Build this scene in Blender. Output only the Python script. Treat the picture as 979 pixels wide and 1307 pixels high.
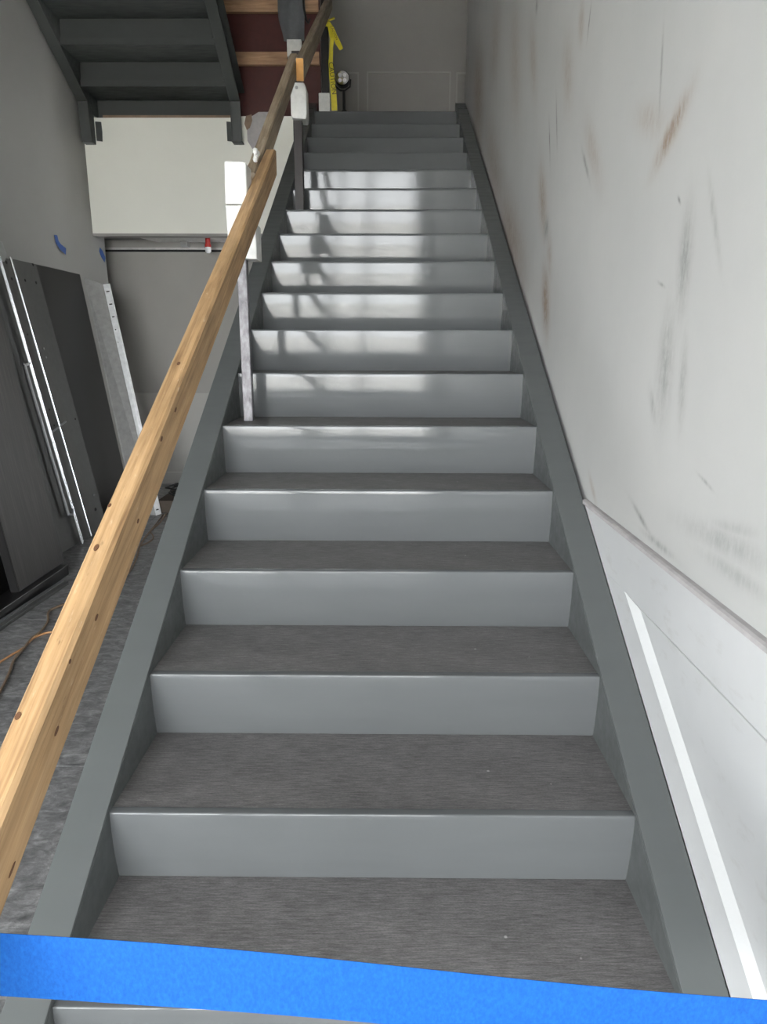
import bpy, bmesh, math, random
from mathutils import Vector, Matrix
random.seed(7)
for o in list(bpy.data.objects): bpy.data.objects.remove(o)
scene = bpy.context.scene
COL = scene.collection

# ------------------------------------------------------------------ camera
CX, CY, CZ, YAW, PIT, ROL, F = 0.03306, -0.68506, 1.33638, -0.00693, 0.23841, 0.00263, 875.0
CAM = Vector((CX, CY, CZ))
FW = Vector((math.sin(YAW)*math.cos(PIT), math.cos(YAW)*math.cos(PIT), -math.sin(PIT)))
_r = Vector((math.cos(YAW), -math.sin(YAW), 0)); _u = _r.cross(FW)
RT = _r*math.cos(ROL) + _u*math.sin(ROL); UP = -_r*math.sin(ROL) + _u*math.cos(ROL)
cd = bpy.data.cameras.new('camera'); cam = bpy.data.objects.new('camera', cd); COL.objects.link(cam)
m = Matrix.Identity(4)
for i in range(3):
    m[i][0] = RT[i]; m[i][1] = UP[i]; m[i][2] = -FW[i]; m[i][3] = CAM[i]
cam.matrix_world = m
cd.sensor_fit = 'VERTICAL'; cd.sensor_height = 36; cd.sensor_width = 36*979/1307
cd.lens = F/1307*36; cd.clip_start = .02
scene.camera = cam

# ------------------------------------------------------------------ light
SKY, SUN = 25.0, 40.0
w = bpy.data.worlds.new('world'); scene.world = w; w.use_nodes = True
nt = w.node_tree; bg = nt.nodes['Background']
bg.inputs[0].default_value = (.965, .985, 1.0, 1); bg.inputs[1].default_value = SKY
sd = bpy.data.lights.new('sun', 'SUN'); sd.energy = SUN; sd.angle = .01; sd.color = (1, .96, .9)
sun = bpy.data.objects.new('sun', sd); COL.objects.link(sun)
sun.rotation_euler = Vector((-.45, -.35, -1.5)).to_track_quat('-Z', 'Y').to_euler()
GY = -2.9                                   # plane of the glazed entrance behind the viewer
pd = bpy.data.lights.new('entrance_portal', 'AREA'); pd.shape = 'RECTANGLE'; pd.size = 2.98; pd.size_y = 2.75
pd.cycles.is_portal = True
po = bpy.data.objects.new('entrance_portal', pd); COL.objects.link(po)
po.location = (-.95, GY-.12, 1.375); po.rotation_euler = (math.radians(90), 0, 0)
GX, GZ0, GZ1, GYE = -4.8, .9, 2.6, -.5; GYS = -2.3     # tall side glazing of the lobby, left of the viewer
pd2 = bpy.data.lights.new('side_portal', 'AREA'); pd2.shape = 'RECTANGLE'; pd2.size = GZ1-GZ0; pd2.size_y = GYE-GYS
pd2.cycles.is_portal = True
po2 = bpy.data.objects.new('side_portal', pd2); COL.objects.link(po2)
po2.location = (GX-.12, (GYE+GYS)/2, (GZ0+GZ1)/2); po2.rotation_euler = (0, math.radians(-90), 0)
vs = scene.view_settings
vs.view_transform = 'Standard'; vs.look = 'None'; vs.gamma = 1; vs.use_curve_mapping = False
vs.exposure = 0.0

# ------------------------------------------------------------------ pixel helpers
def ray(x, y): return FW + RT*((x-489.5)/F) + UP*((653.5-y)/F)
def atX(x, y, v): D = ray(x, y); return CAM + D*((v-CX)/D.x)
def atY(x, y, v): D = ray(x, y); return CAM + D*((v-CY)/D.y)
def atZ(x, y, v): D = ray(x, y); return CAM + D*((v-CZ)/D.z)

# ------------------------------------------------------------------ materials
def newmat(name):
    mt = bpy.data.materials.new(name); mt.use_nodes = True
    return mt, mt.node_tree, mt.node_tree.nodes['Principled BSDF']
def N(t, typ, **kw):
    n = t.nodes.new(typ)
    for k, v in kw.items(): setattr(n, k, v)
    return n
def mapping(t, scale=(1, 1, 1), coord='Object', loc=(0, 0, 0), rot=(0, 0, 0)):
    tc = N(t, 'ShaderNodeTexCoord'); mp = N(t, 'ShaderNodeMapping')
    mp.inputs['Scale'].default_value = scale; mp.inputs['Location'].default_value = loc
    mp.inputs['Rotation'].default_value = rot
    t.links.new(tc.outputs[coord], mp.inputs['Vector']); return mp.outputs[0]
def noise(t, vec, scale, detail=4, rough=.55, dist=0):
    n = N(t, 'ShaderNodeTexNoise'); n.inputs['Scale'].default_value = scale
    n.inputs['Detail'].default_value = detail; n.inputs['Roughness'].default_value = rough
    n.inputs['Distortion'].default_value = dist
    t.links.new(vec, n.inputs['Vector']); return n.outputs['Fac']
def ramp(t, fac, stops):
    r = N(t, 'ShaderNodeValToRGB'); e = r.color_ramp.elements
    while len(e) < len(stops): e.new(.5)
    for i, (p, c) in enumerate(stops):
        e[i].position = p; e[i].color = (c[0], c[1], c[2], 1) if not isinstance(c, (int, float)) else (c, c, c, 1)
    t.links.new(fac, r.inputs[0]); return r.outputs[0]
def mix(t, fac, a, b, mode='MIX'):
    n = N(t, 'ShaderNodeMix', data_type='RGBA', blend_type=mode)
    for s, v in ((n.inputs[0], fac), (n.inputs[6], a), (n.inputs[7], b)):
        if isinstance(v, (int, float)): s.default_value = v
        elif isinstance(v, tuple): s.default_value = (*v, 1)
        else: t.links.new(v, s)
    return n.outputs[2]
def bump(t, b, h, strength, dist=.01):
    n = N(t, 'ShaderNodeBump'); n.inputs['Strength'].default_value = strength
    n.inputs['Distance'].default_value = dist
    t.links.new(h, n.inputs['Height']); t.links.new(n.outputs[0], b.inputs['Normal'])
def plain(name, col, rough=.5, metal=0, spec=.5):
    mt, t, b = newmat(name)
    b.inputs['Base Color'].default_value = (*col, 1); b.inputs['Roughness'].default_value = rough
    b.inputs['Metallic'].default_value = metal; b.inputs['Specular IOR Level'].default_value = spec
    v = mapping(t); n = noise(t, v, 25, 3)
    c = ramp(t, n, [(.3, tuple(x*.88 for x in col)), (.7, tuple(min(1, x*1.08) for x in col))])
    t.links.new(c, b.inputs['Base Color']); return mt
def mathn(t, op, a, b=None):
    n = N(t, 'ShaderNodeMath', operation=op)
    for i, v in enumerate((a, b)):
        if v is None: continue
        if isinstance(v, (int, float)): n.inputs[i].default_value = v
        else: t.links.new(v, n.inputs[i])
    return n.outputs[0]

M = {}
def paint(name, col, rough, coat=.0, spec=.4):
    mt, t, b = newmat(name)
    v = mapping(t, (1, 6, 6)); n = noise(t, v, 3, 5)
    c = ramp(t, n, [(.3, tuple(x*.97 for x in col)), (.7, tuple(x*1.03 for x in col))])
    t.links.new(c, b.inputs['Base Color'])
    r = noise(t, mapping(t, (2, 9, 9)), 4, 4)
    rr = ramp(t, r, [(.35, rough*.85), (.7, rough*1.2)]); t.links.new(rr, b.inputs['Roughness'])
    b.inputs['Specular IOR Level'].default_value = spec; b.inputs['Coat Weight'].default_value = coat; b.inputs['Coat Roughness'].default_value = rough*.6
    bump(t, b, noise(t, mapping(t), 55, 2), .035, .004)
    return mt
M['riser'] = paint('gloss_grey_riser_paint', (.108, .1135, .116), .085, .0, .36)
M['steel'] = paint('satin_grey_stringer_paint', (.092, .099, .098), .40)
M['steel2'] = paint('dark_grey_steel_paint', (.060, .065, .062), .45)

mt, t, b = newmat('grey_streaked_tread')
v = mapping(t, (3.5, 42, 6)); n1 = noise(t, v, 6, 9, .78)
n2 = noise(t, mapping(t, (1, 2.2, 1)), 4, 6, .65); n3 = noise(t, mapping(t, (30, 110, 30)), 6, 4, .7)
c = ramp(t, n1, [(.32, (.068, .064, .062)), (.5, (.148, .142, .140)), (.68, (.25, .242, .238))])
c = mix(t, 1.0, c, ramp(t, n2, [(.3, .74), (.7, 1.14)]), 'MULTIPLY')
c = mix(t, .8, c, ramp(t, n3, [(.3, .55), (.7, 1.3)]), 'MULTIPLY')
vo = N(t, 'ShaderNodeTexVoronoi'); vo.inputs['Scale'].default_value = 7
t.links.new(mapping(t), vo.inputs['Vector'])
c = mix(t, mathn(t, 'MULTIPLY', ramp(t, vo.outputs['Distance'], [(.018, 1), (.03, 0)]), .6), c, (.55, .54, .52))
t.links.new(c, b.inputs['Base Color']); b.inputs['Roughness'].default_value = .55
bump(t, b, n1, .25, .004); M['tread'] = mt

mt, t, b = newmat('slate_tile')
v = mapping(t, (3, 6, 1), 'Object'); n1 = noise(t, v, 4, 10, .72, 1.0)
n2 = noise(t, mapping(t, (1, 1.6, 1)), 26, 8, .75, .6)
c = ramp(t, n1, [(.30, (.085, .085, .087)), (.5, (.19, .19, .192)), (.72, (.38, .38, .38))])
c = mix(t, .85, c, ramp(t, n2, [(.32, .5), (.68, 1.4)]), 'MULTIPLY')
t.links.new(c, b.inputs['Base Color']); b.inputs['Roughness'].default_value = .42
bump(t, b, n1, .35, .006); M['slate'] = mt
M['grout'] = plain('pale_grout', (.62, .62, .60), .8)

def wallmat(name, col, amount=.06):
    mt, t, b = newmat(name)
    n = noise(t, mapping(t), 1.4, 6, .6)
    c = ramp(t, n, [(.3, tuple(x*(1-amount) for x in col)), (.7, tuple(min(1, x*(1+amount*.5)) for x in col))])
    t.links.new(c, b.inputs['Base Color']); b.inputs['Roughness'].default_value = .75
    bump(t, b, noise(t, mapping(t), 120, 3), .12, .002)
    return mt
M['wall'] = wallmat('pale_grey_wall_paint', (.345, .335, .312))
M['bulk'] = wallmat('off_white_bulkhead_paint', (.85, .845, .77), .03)
M['leftwall'] = wallmat('grey_left_wall_paint', (.30, .295, .28), .05)
M['ceil'] = wallmat('ceiling_paint', (.6, .6, .58))
M['trim'] = wallmat('white_trim_paint', (.60, .61, .61), .05)
M['undersheet'] = wallmat('pale_wainscot_paint', (.42, .41, .385), .04)

# right wall with scuffs: each scuff is a soft ellipse in the wall's own (Y, Z) metres, broken up by streaky noise
mt, t, b = newmat('scuffed_wall_paint')
tc = N(t, 'ShaderNodeTexCoord'); sep = N(t, 'ShaderNodeSeparateXYZ'); t.links.new(tc.outputs['Object'], sep.inputs[0])
nz = noise(t, mapping(t), 1.3, 6, .6)
base = ramp(t, nz, [(.3, (.47, .475, .465)), (.7, (.535, .535, .52))])
streak = noise(t, mapping(t, (1, 34, 3.2)), 2.2, 5, .65)
streak = ramp(t, streak, [(.36, 0), (.66, 1)])
fine = noise(t, mapping(t, (1, 13, 7)), 5, 6, .7)
fine = ramp(t, fine, [(.38, 0), (.60, 1)])
SCP = [  # two ends of each scuff as seen on the wall, half-width in metres, strength, tint
    (906, 235, 918, 328, .010, .34, 0), (879, 274, 869, 392, .030, .55, 0), (854, 406, 844, 529, .042, .48, 0), (874, 440, 869, 534, .018, .42, 0),
    (830, 499, 836, 536, .015, .4, 0), (876, 127, 839, 206, .026, 1.0, 1), (815, 147, 844, 157, .035, .35, 1), (846, 49, 842, 132, .006, .65, 0),
    (754, 10, 750, 46, .006, .9, 0), (710, 125, 711, 181, .008, .7, 0), (701, 157, 702, 201, .008, .8, 0), (744, 196, 751, 225, .009, .7, 0),
    (749, 161, 764, 225, .040, .40, 1), (690, 220, 695, 294, .055, .75, 1), (697, 282, 698, 302, .035, .7, 0), (695, 350, 698, 418, .055, 1.0, 1),
    (640, 262, 666, 345, .13, .65, 1), (607, 90, 614, 165, .22, .75, 1), (622, 170, 640, 262, .15, .5, 1), (685, 0, 685, 15, .02, .8, 0), (742, 5, 742, 49, .03, .5, 1),
    (722, 60, 727, 130, .06, .4, 1), (678, 40, 683, 115, .06, .45, 1), (655, 20, 660, 140, .12, .4, 1), (630, 20, 634, 90, .18, .4, 1), (700, 300, 702, 350, .04, .5, 1),
    (808, 643, 829, 681, .008, .6, 0), (824, 681, 856, 708, .009, .5, 0), (878, 670, 979, 719, .022, .36, 0), (900, 708, 979, 762, .016, .30, 0),
    (910, 668, 964, 681, .012, .25, 0), (893, 607, 908, 624, .004, .5, 0), (840, 360, 848, 366, .004, .6, 0), (866, 253, 868, 258, .004, .8, 0), (753, 610, 760, 640, .012, .5, 1),
]
SC = []
for (ax, ay, bx_, by, hw, st, tint) in SCP:
    p, q = atX(ax, ay, .668), atX(bx_, by, .668); mid = (p+q)/2; d_ = q-p
    SC.append((mid.y, mid.z, max(d_.length*.55, .012), hw, math.atan2(d_.y, d_.z), st, tint))
mask = {0: None, 1: None}
for (sy, sz, hl, hw, an, st, tint) in SC:
    dy = mathn(t, 'SUBTRACT', sep.outputs[1], sy); dz = mathn(t, 'SUBTRACT', sep.outputs[2], sz)
    ca, sa = math.cos(an), math.sin(an)
    a = mathn(t, 'DIVIDE', mathn(t, 'ADD', mathn(t, 'MULTIPLY', dy, sa), mathn(t, 'MULTIPLY', dz, ca)), hl)
    p = mathn(t, 'DIVIDE', mathn(t, 'SUBTRACT', mathn(t, 'MULTIPLY', dy, ca), mathn(t, 'MULTIPLY', dz, sa)), hw)
    q = mathn(t, 'ADD', mathn(t, 'MULTIPLY', a, a), mathn(t, 'MULTIPLY', p, p))
    g = mathn(t, 'MULTIPLY', mathn(t, 'POWER', 2.718, mathn(t, 'MULTIPLY', q, -1.0)), st)
    mask[tint] = g if mask[tint] is None else mathn(t, 'MAXIMUM', mask[tint], g)
brk = mathn(t, 'ADD', mathn(t, 'ADD', mathn(t, 'MULTIPLY', streak, .6), .35), mathn(t, 'MULTIPLY', fine, .6))
brk1 = mathn(t, 'ADD', mathn(t, 'ADD', mathn(t, 'MULTIPLY', streak, .35), .38), mathn(t, 'MULTIPLY', fine, .5))
c = mix(t, mathn(t, 'MINIMUM', mathn(t, 'MULTIPLY', mask[1], brk1), 1), base, (.27, .185, .125))
c = mix(t, mathn(t, 'MINIMUM', mathn(t, 'MULTIPLY', mask[0], brk), 1), c, (.20, .20, .19))
# thin scattered scratches
sp = noise(t, mapping(t, (1, 60, 9)), 3, 3, .6)
c = mix(t, mathn(t, 'MULTIPLY', ramp(t, sp, [(.70, 0), (.80, 1)]), .12), c, (.3, .28, .26))
t.links.new(c, b.inputs['Base Color']); b.inputs['Roughness'].default_value = .6
bump(t, b, noise(t, mapping(t), 90, 3), .1, .002); M['scuff'] = mt

mt, t, b = newmat('scuffed_white_wainscot')
n = noise(t, mapping(t, (1, 5, 12)), 2.3, 6, .7); n2 = noise(t, mapping(t), 2, 5)
c = ramp(t, n2, [(.3, (.55, .56, .565)), (.7, (.63, .635, .64))])
c = mix(t, mathn(t, 'MULTIPLY', ramp(t, n, [(.58, 0), (.75, 1)]), .35), c, (.40, .39, .37))
t.links.new(c, b.inputs['Base Color']); b.inputs['Roughness'].default_value = .45; M['wains'] = mt

def wood(name, lo, mid, hi, slope=0, along='y', knots=True):
    """grain runs along the board: local y tilted by the board's slope, or local x"""
    mt, t, b = newmat(name)
    def mp(ac, al):
        src = mapping(t, rot=(-math.atan(slope), 0, 0) if along == 'y' else (0, 0, math.pi/2))
        m2 = N(t, 'ShaderNodeMapping'); m2.inputs['Scale'].default_value = (ac, al, ac)
        t.links.new(src, m2.inputs['Vector']); return m2.outputs[0]
    n1 = noise(t, mp(22, .9), 4, 7, .62, .6)
    n2 = noise(t, mp(6, 1.2), 3, 5, .6)
    c = ramp(t, n1, [(.28, lo), (.5, mid), (.70, hi)])
    c = mix(t, .7, c, ramp(t, n2, [(.32, .58), (.62, 1.1)]), 'MULTIPLY')
    fl = noise(t, mp(22, 5), 4, 4, .7)
    c = mix(t, mathn(t, 'MULTIPLY', ramp(t, fl, [(.63, 0), (.73, 1)]), .4), c, (.66, .54, .40))
    dk = noise(t, mp(30, 7), 3, 4, .7)
    c = mix(t, mathn(t, 'MULTIPLY', ramp(t, dk, [(.66, 0), (.76, 1)]), .55), c, tuple(x*.35 for x in lo))
    t.links.new(c, b.inputs['Base Color']); b.inputs['Roughness'].default_value = .6
    bump(t, b, n1, .3, .003); return mt
M['wood'] = wood('pale_pine', (.24, .135, .062), (.43, .268, .13), (.54, .36, .195), .566)
M['wood_grey'] = wood('weathered_pine', (.16, .12, .082), (.31, .24, .162), (.42, .34, .25), .6)
M['wood_red'] = wood('pinkish_stud_pine', (.24, .13, .07), (.38, .225, .125), (.48, .30, .18), 0, 'x')
M['endgrain'] = plain('fresh_cut_end_grain', (.58, .30, .09), .7)
M['knot'] = plain('dark_knot', (.12, .055, .025), .7)

mt, t, b = newmat('blue_masking_tape')
n = noise(t, mapping(t, (40, 40, 25)), 6, 5, .6)
c = ramp(t, n, [(.3, (.004, .062, .27)), (.7, (.008, .098, .36))]); t.links.new(c, b.inputs['Base Color'])
b.inputs['Roughness'].default_value = .6; b.inputs['Specular IOR Level'].default_value = .2; bump(t, b, n, .3, .001)
M['bluetape'] = mt
M['bluescrap'] = plain('dark_blue_tape', (.03, .09, .32), .6)
M['foam'] = plain('white_foam', (.68, .68, .655), .6)
M['maroon'] = plain('maroon_sheet', (.065, .013, .010), .55)
M['black'] = plain('black_steel', (.012, .012, .012), .4)
M['brownsteel'] = plain('dark_primer_steel', (.018, .013, .012), .45)
mt, t, b = newmat('bare_mill_steel')
n = noise(t, mapping(t, (18, 18, 9)), 2.5, 6, .65)
c = ramp(t, n, [(.3, (.045, .042, .046)), (.5, (.13, .123, .133)), (.75, (.24, .232, .25))]); t.links.new(c, b.inputs['Base Color'])
b.inputs['Metallic'].default_value = .1; b.inputs['Roughness'].default_value = .42; M['mill'] = mt
mt, t, b = newmat('dark_wood_laminate')
n = noise(t, mapping(t, (1, 42, 1.6)), 2.0, 7, .68)
c = ramp(t, n, [(.3, (.008, .0065, .006)), (.55, (.024, .020, .0185)), (.75, (.055, .048, .043))]); t.links.new(c, b.inputs['Base Color'])
b.inputs['Roughness'].default_value = .45; M['laminate'] = mt
M['panelgrey'] = plain('charcoal_metal_panel', (.068, .069, .066), .45, .1)
M['panelblack'] = plain('satin_black_panel', (.011, .0105, .0105), .33)
M['sheetgrey'] = plain('grey_sheet_metal', (.34, .34, .33), .5, .0)
M['flangewhite'] = plain('white_coated_flange', (.88, .89, .90), .4)
M['zinc'] = plain('bright_zinc', (.75, .77, .80), .22, .9)
M['zincdark'] = plain('dull_zinc', (.25, .255, .26), .4, .7)
M['hole'] = plain('dark_hole', (.01, .01, .01), .8)
M['cord'] = plain('brown_cord', (.20, .135, .085), .6)
M['cordorange'] = plain('faded_orange_cord', (.48, .25, .11), .6)
M['cordblack'] = plain('black_cord', (.012, .012, .012), .5)
M['cardboard'] = plain('dark_brown_cardboard', (.075, .058, .044), .8)
M['tarp'] = plain('dark_grey_cloth', (.105, .11, .115), .85)
M['yellow'] = plain('yellow_plastic_tape', (.62, .53, .02), .45)
M['ink'] = plain('black_print', (.01, .01, .01), .6)
M['chrome'] = plain('silver_reflector', (.8, .8, .8), .15, 1)
M['lens'] = plain('pale_led_lens', (.85, .85, .82), .12)
M['red'] = plain('red_sprinkler_pipe', (.42, .02, .015), .4)
M['tile'] = plain('pale_ceiling_tile', (.55, .545, .53), .9)
M['plasterbrown'] = plain('torn_brown_paper', (.24, .17, .12), .9)
M['plasterlilac'] = plain('bare_drywall', (.42, .40, .40), .9)
M['alu'] = plain('dark_aluminium_frame', (.03, .03, .032), .4, .5)
M['pave'] = plain('pale_concrete_pavement', (.52, .51, .49), .85)
mt, t, b = newmat('clear_glass_pane')
out = t.nodes['Material Output']; tr = N(t, 'ShaderNodeBsdfTransparent'); gl = N(t, 'ShaderNodeBsdfGlossy'); ms = N(t, 'ShaderNodeMixShader')
tr.inputs[0].default_value = (.96, .965, .965, 1); gl.inputs['Roughness'].default_value = .02; ms.inputs[0].default_value = .06
t.links.new(tr.outputs[0], ms.inputs[1]); t.links.new(gl.outputs[0], ms.inputs[2]); t.links.new(ms.outputs[0], out.inputs[0]); M['glass'] = mt

# ------------------------------------------------------------------ mesh helpers
class MB:
    def __init__(s): s.v = []; s.f = []
    def add(s, vs, fs):
        o = len(s.v); s.v += [tuple(x) for x in vs]; s.f += [tuple(i+o for i in f) for f in fs]; return s
    def box(s, x0, x1, y0, y1, z0, z1):
        v = [(x, y, z) for z in (z0, z1) for y in (y0, y1) for x in (x0, x1)]
        return s.add(v, [(0, 2, 3, 1), (4, 5, 7, 6), (0, 1, 5, 4), (2, 6, 7, 3), (0, 4, 6, 2), (1, 3, 7, 5)])
    def prism(s, poly, a0, a1, axis='x'):
        def P(p, a):
            return (a, p[0], p[1]) if axis == 'x' else ((p[0], a, p[1]) if axis == 'y' else (p[0], p[1], a))
        n = len(poly); v = [P(p, a0) for p in poly] + [P(p, a1) for p in poly]
        return s.add(v, [tuple(range(n)), tuple(range(2*n-1, n-1, -1))] + [(i, (i+1) % n, n+(i+1) % n, n+i)[::-1] for i in range(n)])
    def hexa(s, b4, t4):
        return s.add(list(b4)+list(t4), [(3, 2, 1, 0), (4, 5, 6, 7)] + [(i, (i+1) % 4, 4+(i+1) % 4, 4+i) for i in range(4)])
    def tube(s, pts, r, n=8, cap=True):
        pts = [Vector(p) for p in pts]; rings = []
        for i, p in enumerate(pts):
            d = (pts[min(i+1, len(pts)-1)] - pts[max(i-1, 0)]).normalized()
            a = d.cross(Vector((0, 0, 1)));
            if a.length < 1e-3: a = d.cross(Vector((0, 1, 0)))
            a.normalize(); bb = d.cross(a)
            rings.append([p + (a*math.cos(2*math.pi*k/n) + bb*math.sin(2*math.pi*k/n))*r for k in range(n)])
        v = [q for R in rings for q in R]; f = []
        for i in range(len(rings)-1):
            for k in range(n): f.append((i*n+k, i*n+(k+1) % n, (i+1)*n+(k+1) % n, (i+1)*n+k))
        if cap: f += [tuple(range(n))[::-1], tuple((len(rings)-1)*n+k for k in range(n))]
        return s.add(v, f)
    def build(s, name, mat, parent=None, bevel=0, smooth=False, origin=None, seg=2, mats=None):
        me = bpy.data.meshes.new(name)
        vv = s.v if origin is None else [tuple(Vector(p)-Vector(origin)) for p in s.v]
        me.from_pydata(vv, [], s.f)
        bm = bmesh.new(); bm.from_mesh(me); bmesh.ops.recalc_face_normals(bm, faces=bm.faces)
        if bevel: bmesh.ops.bevel(bm, geom=list(bm.edges), offset=bevel, segments=seg, profile=.5, affect='EDGES', clamp_overlap=True)
        bm.to_mesh(me); bm.free()
        me.materials.append(M[mat])
        if smooth:
            for p in me.polygons: p.use_smooth = True
            me.set_sharp_from_angle(angle=math.radians(35))
        o = bpy.data.objects.new(name, me); COL.objects.link(o)
        if origin is not None: o.location = origin
        if parent is not None:
            o.parent = parent
            o.location = Vector(o.location) - world(parent)
        return o
def world(o):
    l = Vector(o.location)
    while o.parent: o = o.parent; l += Vector(o.location)
    return l
def tag(o, label, cat, group=None):
    o['label'] = label; o['category'] = cat
    if group: o['group'] = group
    return o
def thing(name, label, cat, loc=(0, 0, 0), group=None):
    o = bpy.data.objects.new(name, None); COL.objects.link(o); o.location = loc; o.empty_display_size = .1
    return tag(o, label, cat, group)
def struct(o, label=None, cat=None):
    o['kind'] = 'structure'
    if label: o['label'] = label
    if cat: o['category'] = cat
    return o
def snoot(name, label, loc=(0, 0, 0)):
    o = bpy.data.objects.new(name, None); COL.objects.link(o); o.location = loc; return struct(o, label)

# ------------------------------------------------------------------ dimensions
RISE, RUN, W, D = .17536, .3, 1.13716, .02318
K = RISE/RUN; L = 18*RISE
HW = W/2; SO = .652                        # inside of stringers, outside of stringers
XR, XL = .668, -2.48                       # right and left wall faces
YB, YF, YU = 7.05, 5.50, 5.98              # wall behind landing, bulkhead face, wall under the landing
CEIL = 6.4

# ------------------------------------------------------------------ structure
fl = MB().box(GX-.15, .82, GY-.15, 6.2, -.12, -.006).build('floor', 'grout')
struct(fl, 'dark slate tiled floor beside the staircase', 'floor')
TX, TY = 1.20, 1.22
tile_me = {}
y0 = 1.284 - TY*5
ix = 0
for i in range(9):
    for j in range(0, 7):
        a0, a1 = max(GX if y0+(i+1)*TY < 2.2 else -3.45, -1.825+(j-3)*TX), min(.66, -1.825+(j-2)*TX)
        b0, b1 = max(GY, y0+i*TY), min(5.97, y0+(i+1)*TY)
        if a1-a0 < .05 or b1-b0 < .05: continue
        o = MB().box(a0+.0015, a1-.0015, b0+.0015, b1-.0015, -.007, 0).build('floor_tile', 'slate', fl, bevel=.001, seg=1)

struct(MB().box(XL-.15, XL, 2.1, 5.74, 0, CEIL).build('wall_left', 'leftwall'), 'plain grey wall on the side of the leaning panels', 'wall')
struct(MB().box(XR, XR+.15, GY-.15, 5.77, 0, CEIL).build('wall_right', 'scuffed' if 0 else 'scuff'), 'pale scuffed wall rising along the staircase', 'wall')
struct(MB().box(XL-1.2, 2.3, YB, YB+.15, L-.2, CEIL).build('wall_back', 'wall'), 'dim grey wall behind the upper landing', 'wall')
struct(MB().box(2.2, 2.3, 5.77, YB, L-.2, CEIL).box(XR+.15, 2.3, 5.67, 5.77, L-.2, CEIL).build('wall_landing_side', 'wall'), 'grey wall closing the landing end', 'wall')
struct(MB().box(XL-.15, XL, 5.74, YB, L-.2, CEIL).build('wall_landing_left', 'wall'), 'grey wall of the landing behind the upper flight', 'wall')
struct(MB().box(GX-.15, 2.3, GY-.15, YB+.15, CEIL, CEIL+.15).build('ceiling', 'ceil'), 'plain ceiling above the stairwell', 'ceiling')
struct(MB().box(GX-.15, XL-.15, 2.1, 2.25, 0, CEIL).build('wall_lobby', 'wall'), 'return wall of the lobby beside the stair', 'wall')
struct(MB().box(GX-.15, GX, GY-.15, 2.1, GZ1, CEIL).box(GX-.15, GX, GY-.15, 2.1, 0, GZ0).box(GX-.15, GX, GYE, 2.1, GZ0, GZ1).box(GX-.15, GX, GY-.15, GYS, GZ0, GZ1).build('wall_side', 'wall'), 'lobby wall around the tall side windows', 'wall')
win2 = snoot('window_2', 'tall dark framed side windows of the lobby', (GX, 0, 0))
ym = [GYS+.03, (GYS+GYE)/2, GYE-.03]
for yy in ym: MB().box(GX-.13, GX-.06, yy-.03, yy+.03, GZ0, GZ1).build('mullion', 'alu', win2)
for a, c_ in zip(ym[:-1], ym[1:]):
    MB().box(GX-.12, GX-.07, a+.03, c_-.03, GZ1-.06, GZ1).box(GX-.12, GX-.07, a+.03, c_-.03, GZ0, GZ0+.06).build('rail', 'alu', win2)
    MB().box(GX-.099, GX-.093, a+.03, c_-.03, GZ0+.06, GZ1-.06).build('pane', 'glass', win2)
# landing slab (an L in plan)
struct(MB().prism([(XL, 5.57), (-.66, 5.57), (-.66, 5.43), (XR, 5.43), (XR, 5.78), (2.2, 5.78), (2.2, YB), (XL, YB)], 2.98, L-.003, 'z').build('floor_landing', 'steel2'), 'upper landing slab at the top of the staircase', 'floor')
# bulkhead with a ragged upper edge
top = []
x = XL
while x < -1.17:
    top.append((x, 3.143 + random.uniform(-.006, .006))); x += random.uniform(.03, .09)
top += [(-1.16, 3.15), (-.70, 3.15), (-.66, 3.15)]
bulk = struct(MB().prism([(XL, 2.252)] + top + [(-.66, 2.252)], YF, YF+.06, 'y').build('wall_bulkhead', 'bulk'), 'off-white bulkhead face below the upper landing', 'wall')
MB().box(XL, -.66, YF-.002, YF+.10, 2.232, 2.252).build('edge_bead', 'leftwall', bulk)
pp = [(324, 147), (330, 143), (344, 143), (349, 150), (346, 166), (342, 180), (330, 188), (322, 190), (316, 180), (315, 158), (319, 150)]
MB().prism([(lambda q: (q.x, q.z))(atY(px, py, YF)) for px, py in pp], YF-.003, YF+.01, 'y').build('bare_drywall_patch', 'plasterlilac', bulk)['label'] = 'unpainted greyish drywall patch'
pp = [(314, 148), (321, 146), (322, 154), (319, 163), (315, 166), (312, 158)]
MB().prism([(lambda q: (q.x, q.z))(atY(px, py, YF-.003)) for px, py in pp], YF-.005, YF+.01, 'y').build('torn_paper_patch', 'plasterbrown', bulk)['label'] = 'torn brown paper patch'
MB().box(-2.31, -1.26, YF-.004, YF+.02, 3.138, 3.156).build('brown_edge', 'plasterbrown', bulk)
# recess under the landing
struct(MB().box(XL-1.2, XR, YU, YU+.12, 0, 2.98).build('wall_under_landing', 'wall'), 'shaded beige grey wall under the upper landing', 'wall')
struct(MB().box(XL-1.1, XL-1.0, 5.74, YU, 0, 2.98).box(XL-1.1, XL-.15, 5.64, 5.74, 0, 2.98).build('wall_recess_side', 'wall'), 'side wall of the recess under the landing', 'wall')
struct(MB().box(XL-1.2, XL-.15, 5.74, YU+.12, 2.98, 3.05).build('ceiling_recess_side', 'ceil'), 'ceiling over the recess side', 'ceiling')
tr = snoot('trim_2', 'pale chair rail and baseboard on the wall under the landing')
MB().box(XL-1.0, XR, YU-.012, YU, .75, .765).build('rail_moulding', 'undersheet', tr)
MB().box(XL-1.0, XR, YU-.015, YU, .862, .885).build('chair_rail', 'undersheet', tr)
MB().box(XL-1.0, XR, YU-.008, YU, 0, .862).build('lower_sheet', 'undersheet', tr)
MB().box(XL-1.0, XR, YU-.020, YU, 0, .117).build('baseboard', 'undersheet', tr, bevel=.003)
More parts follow.
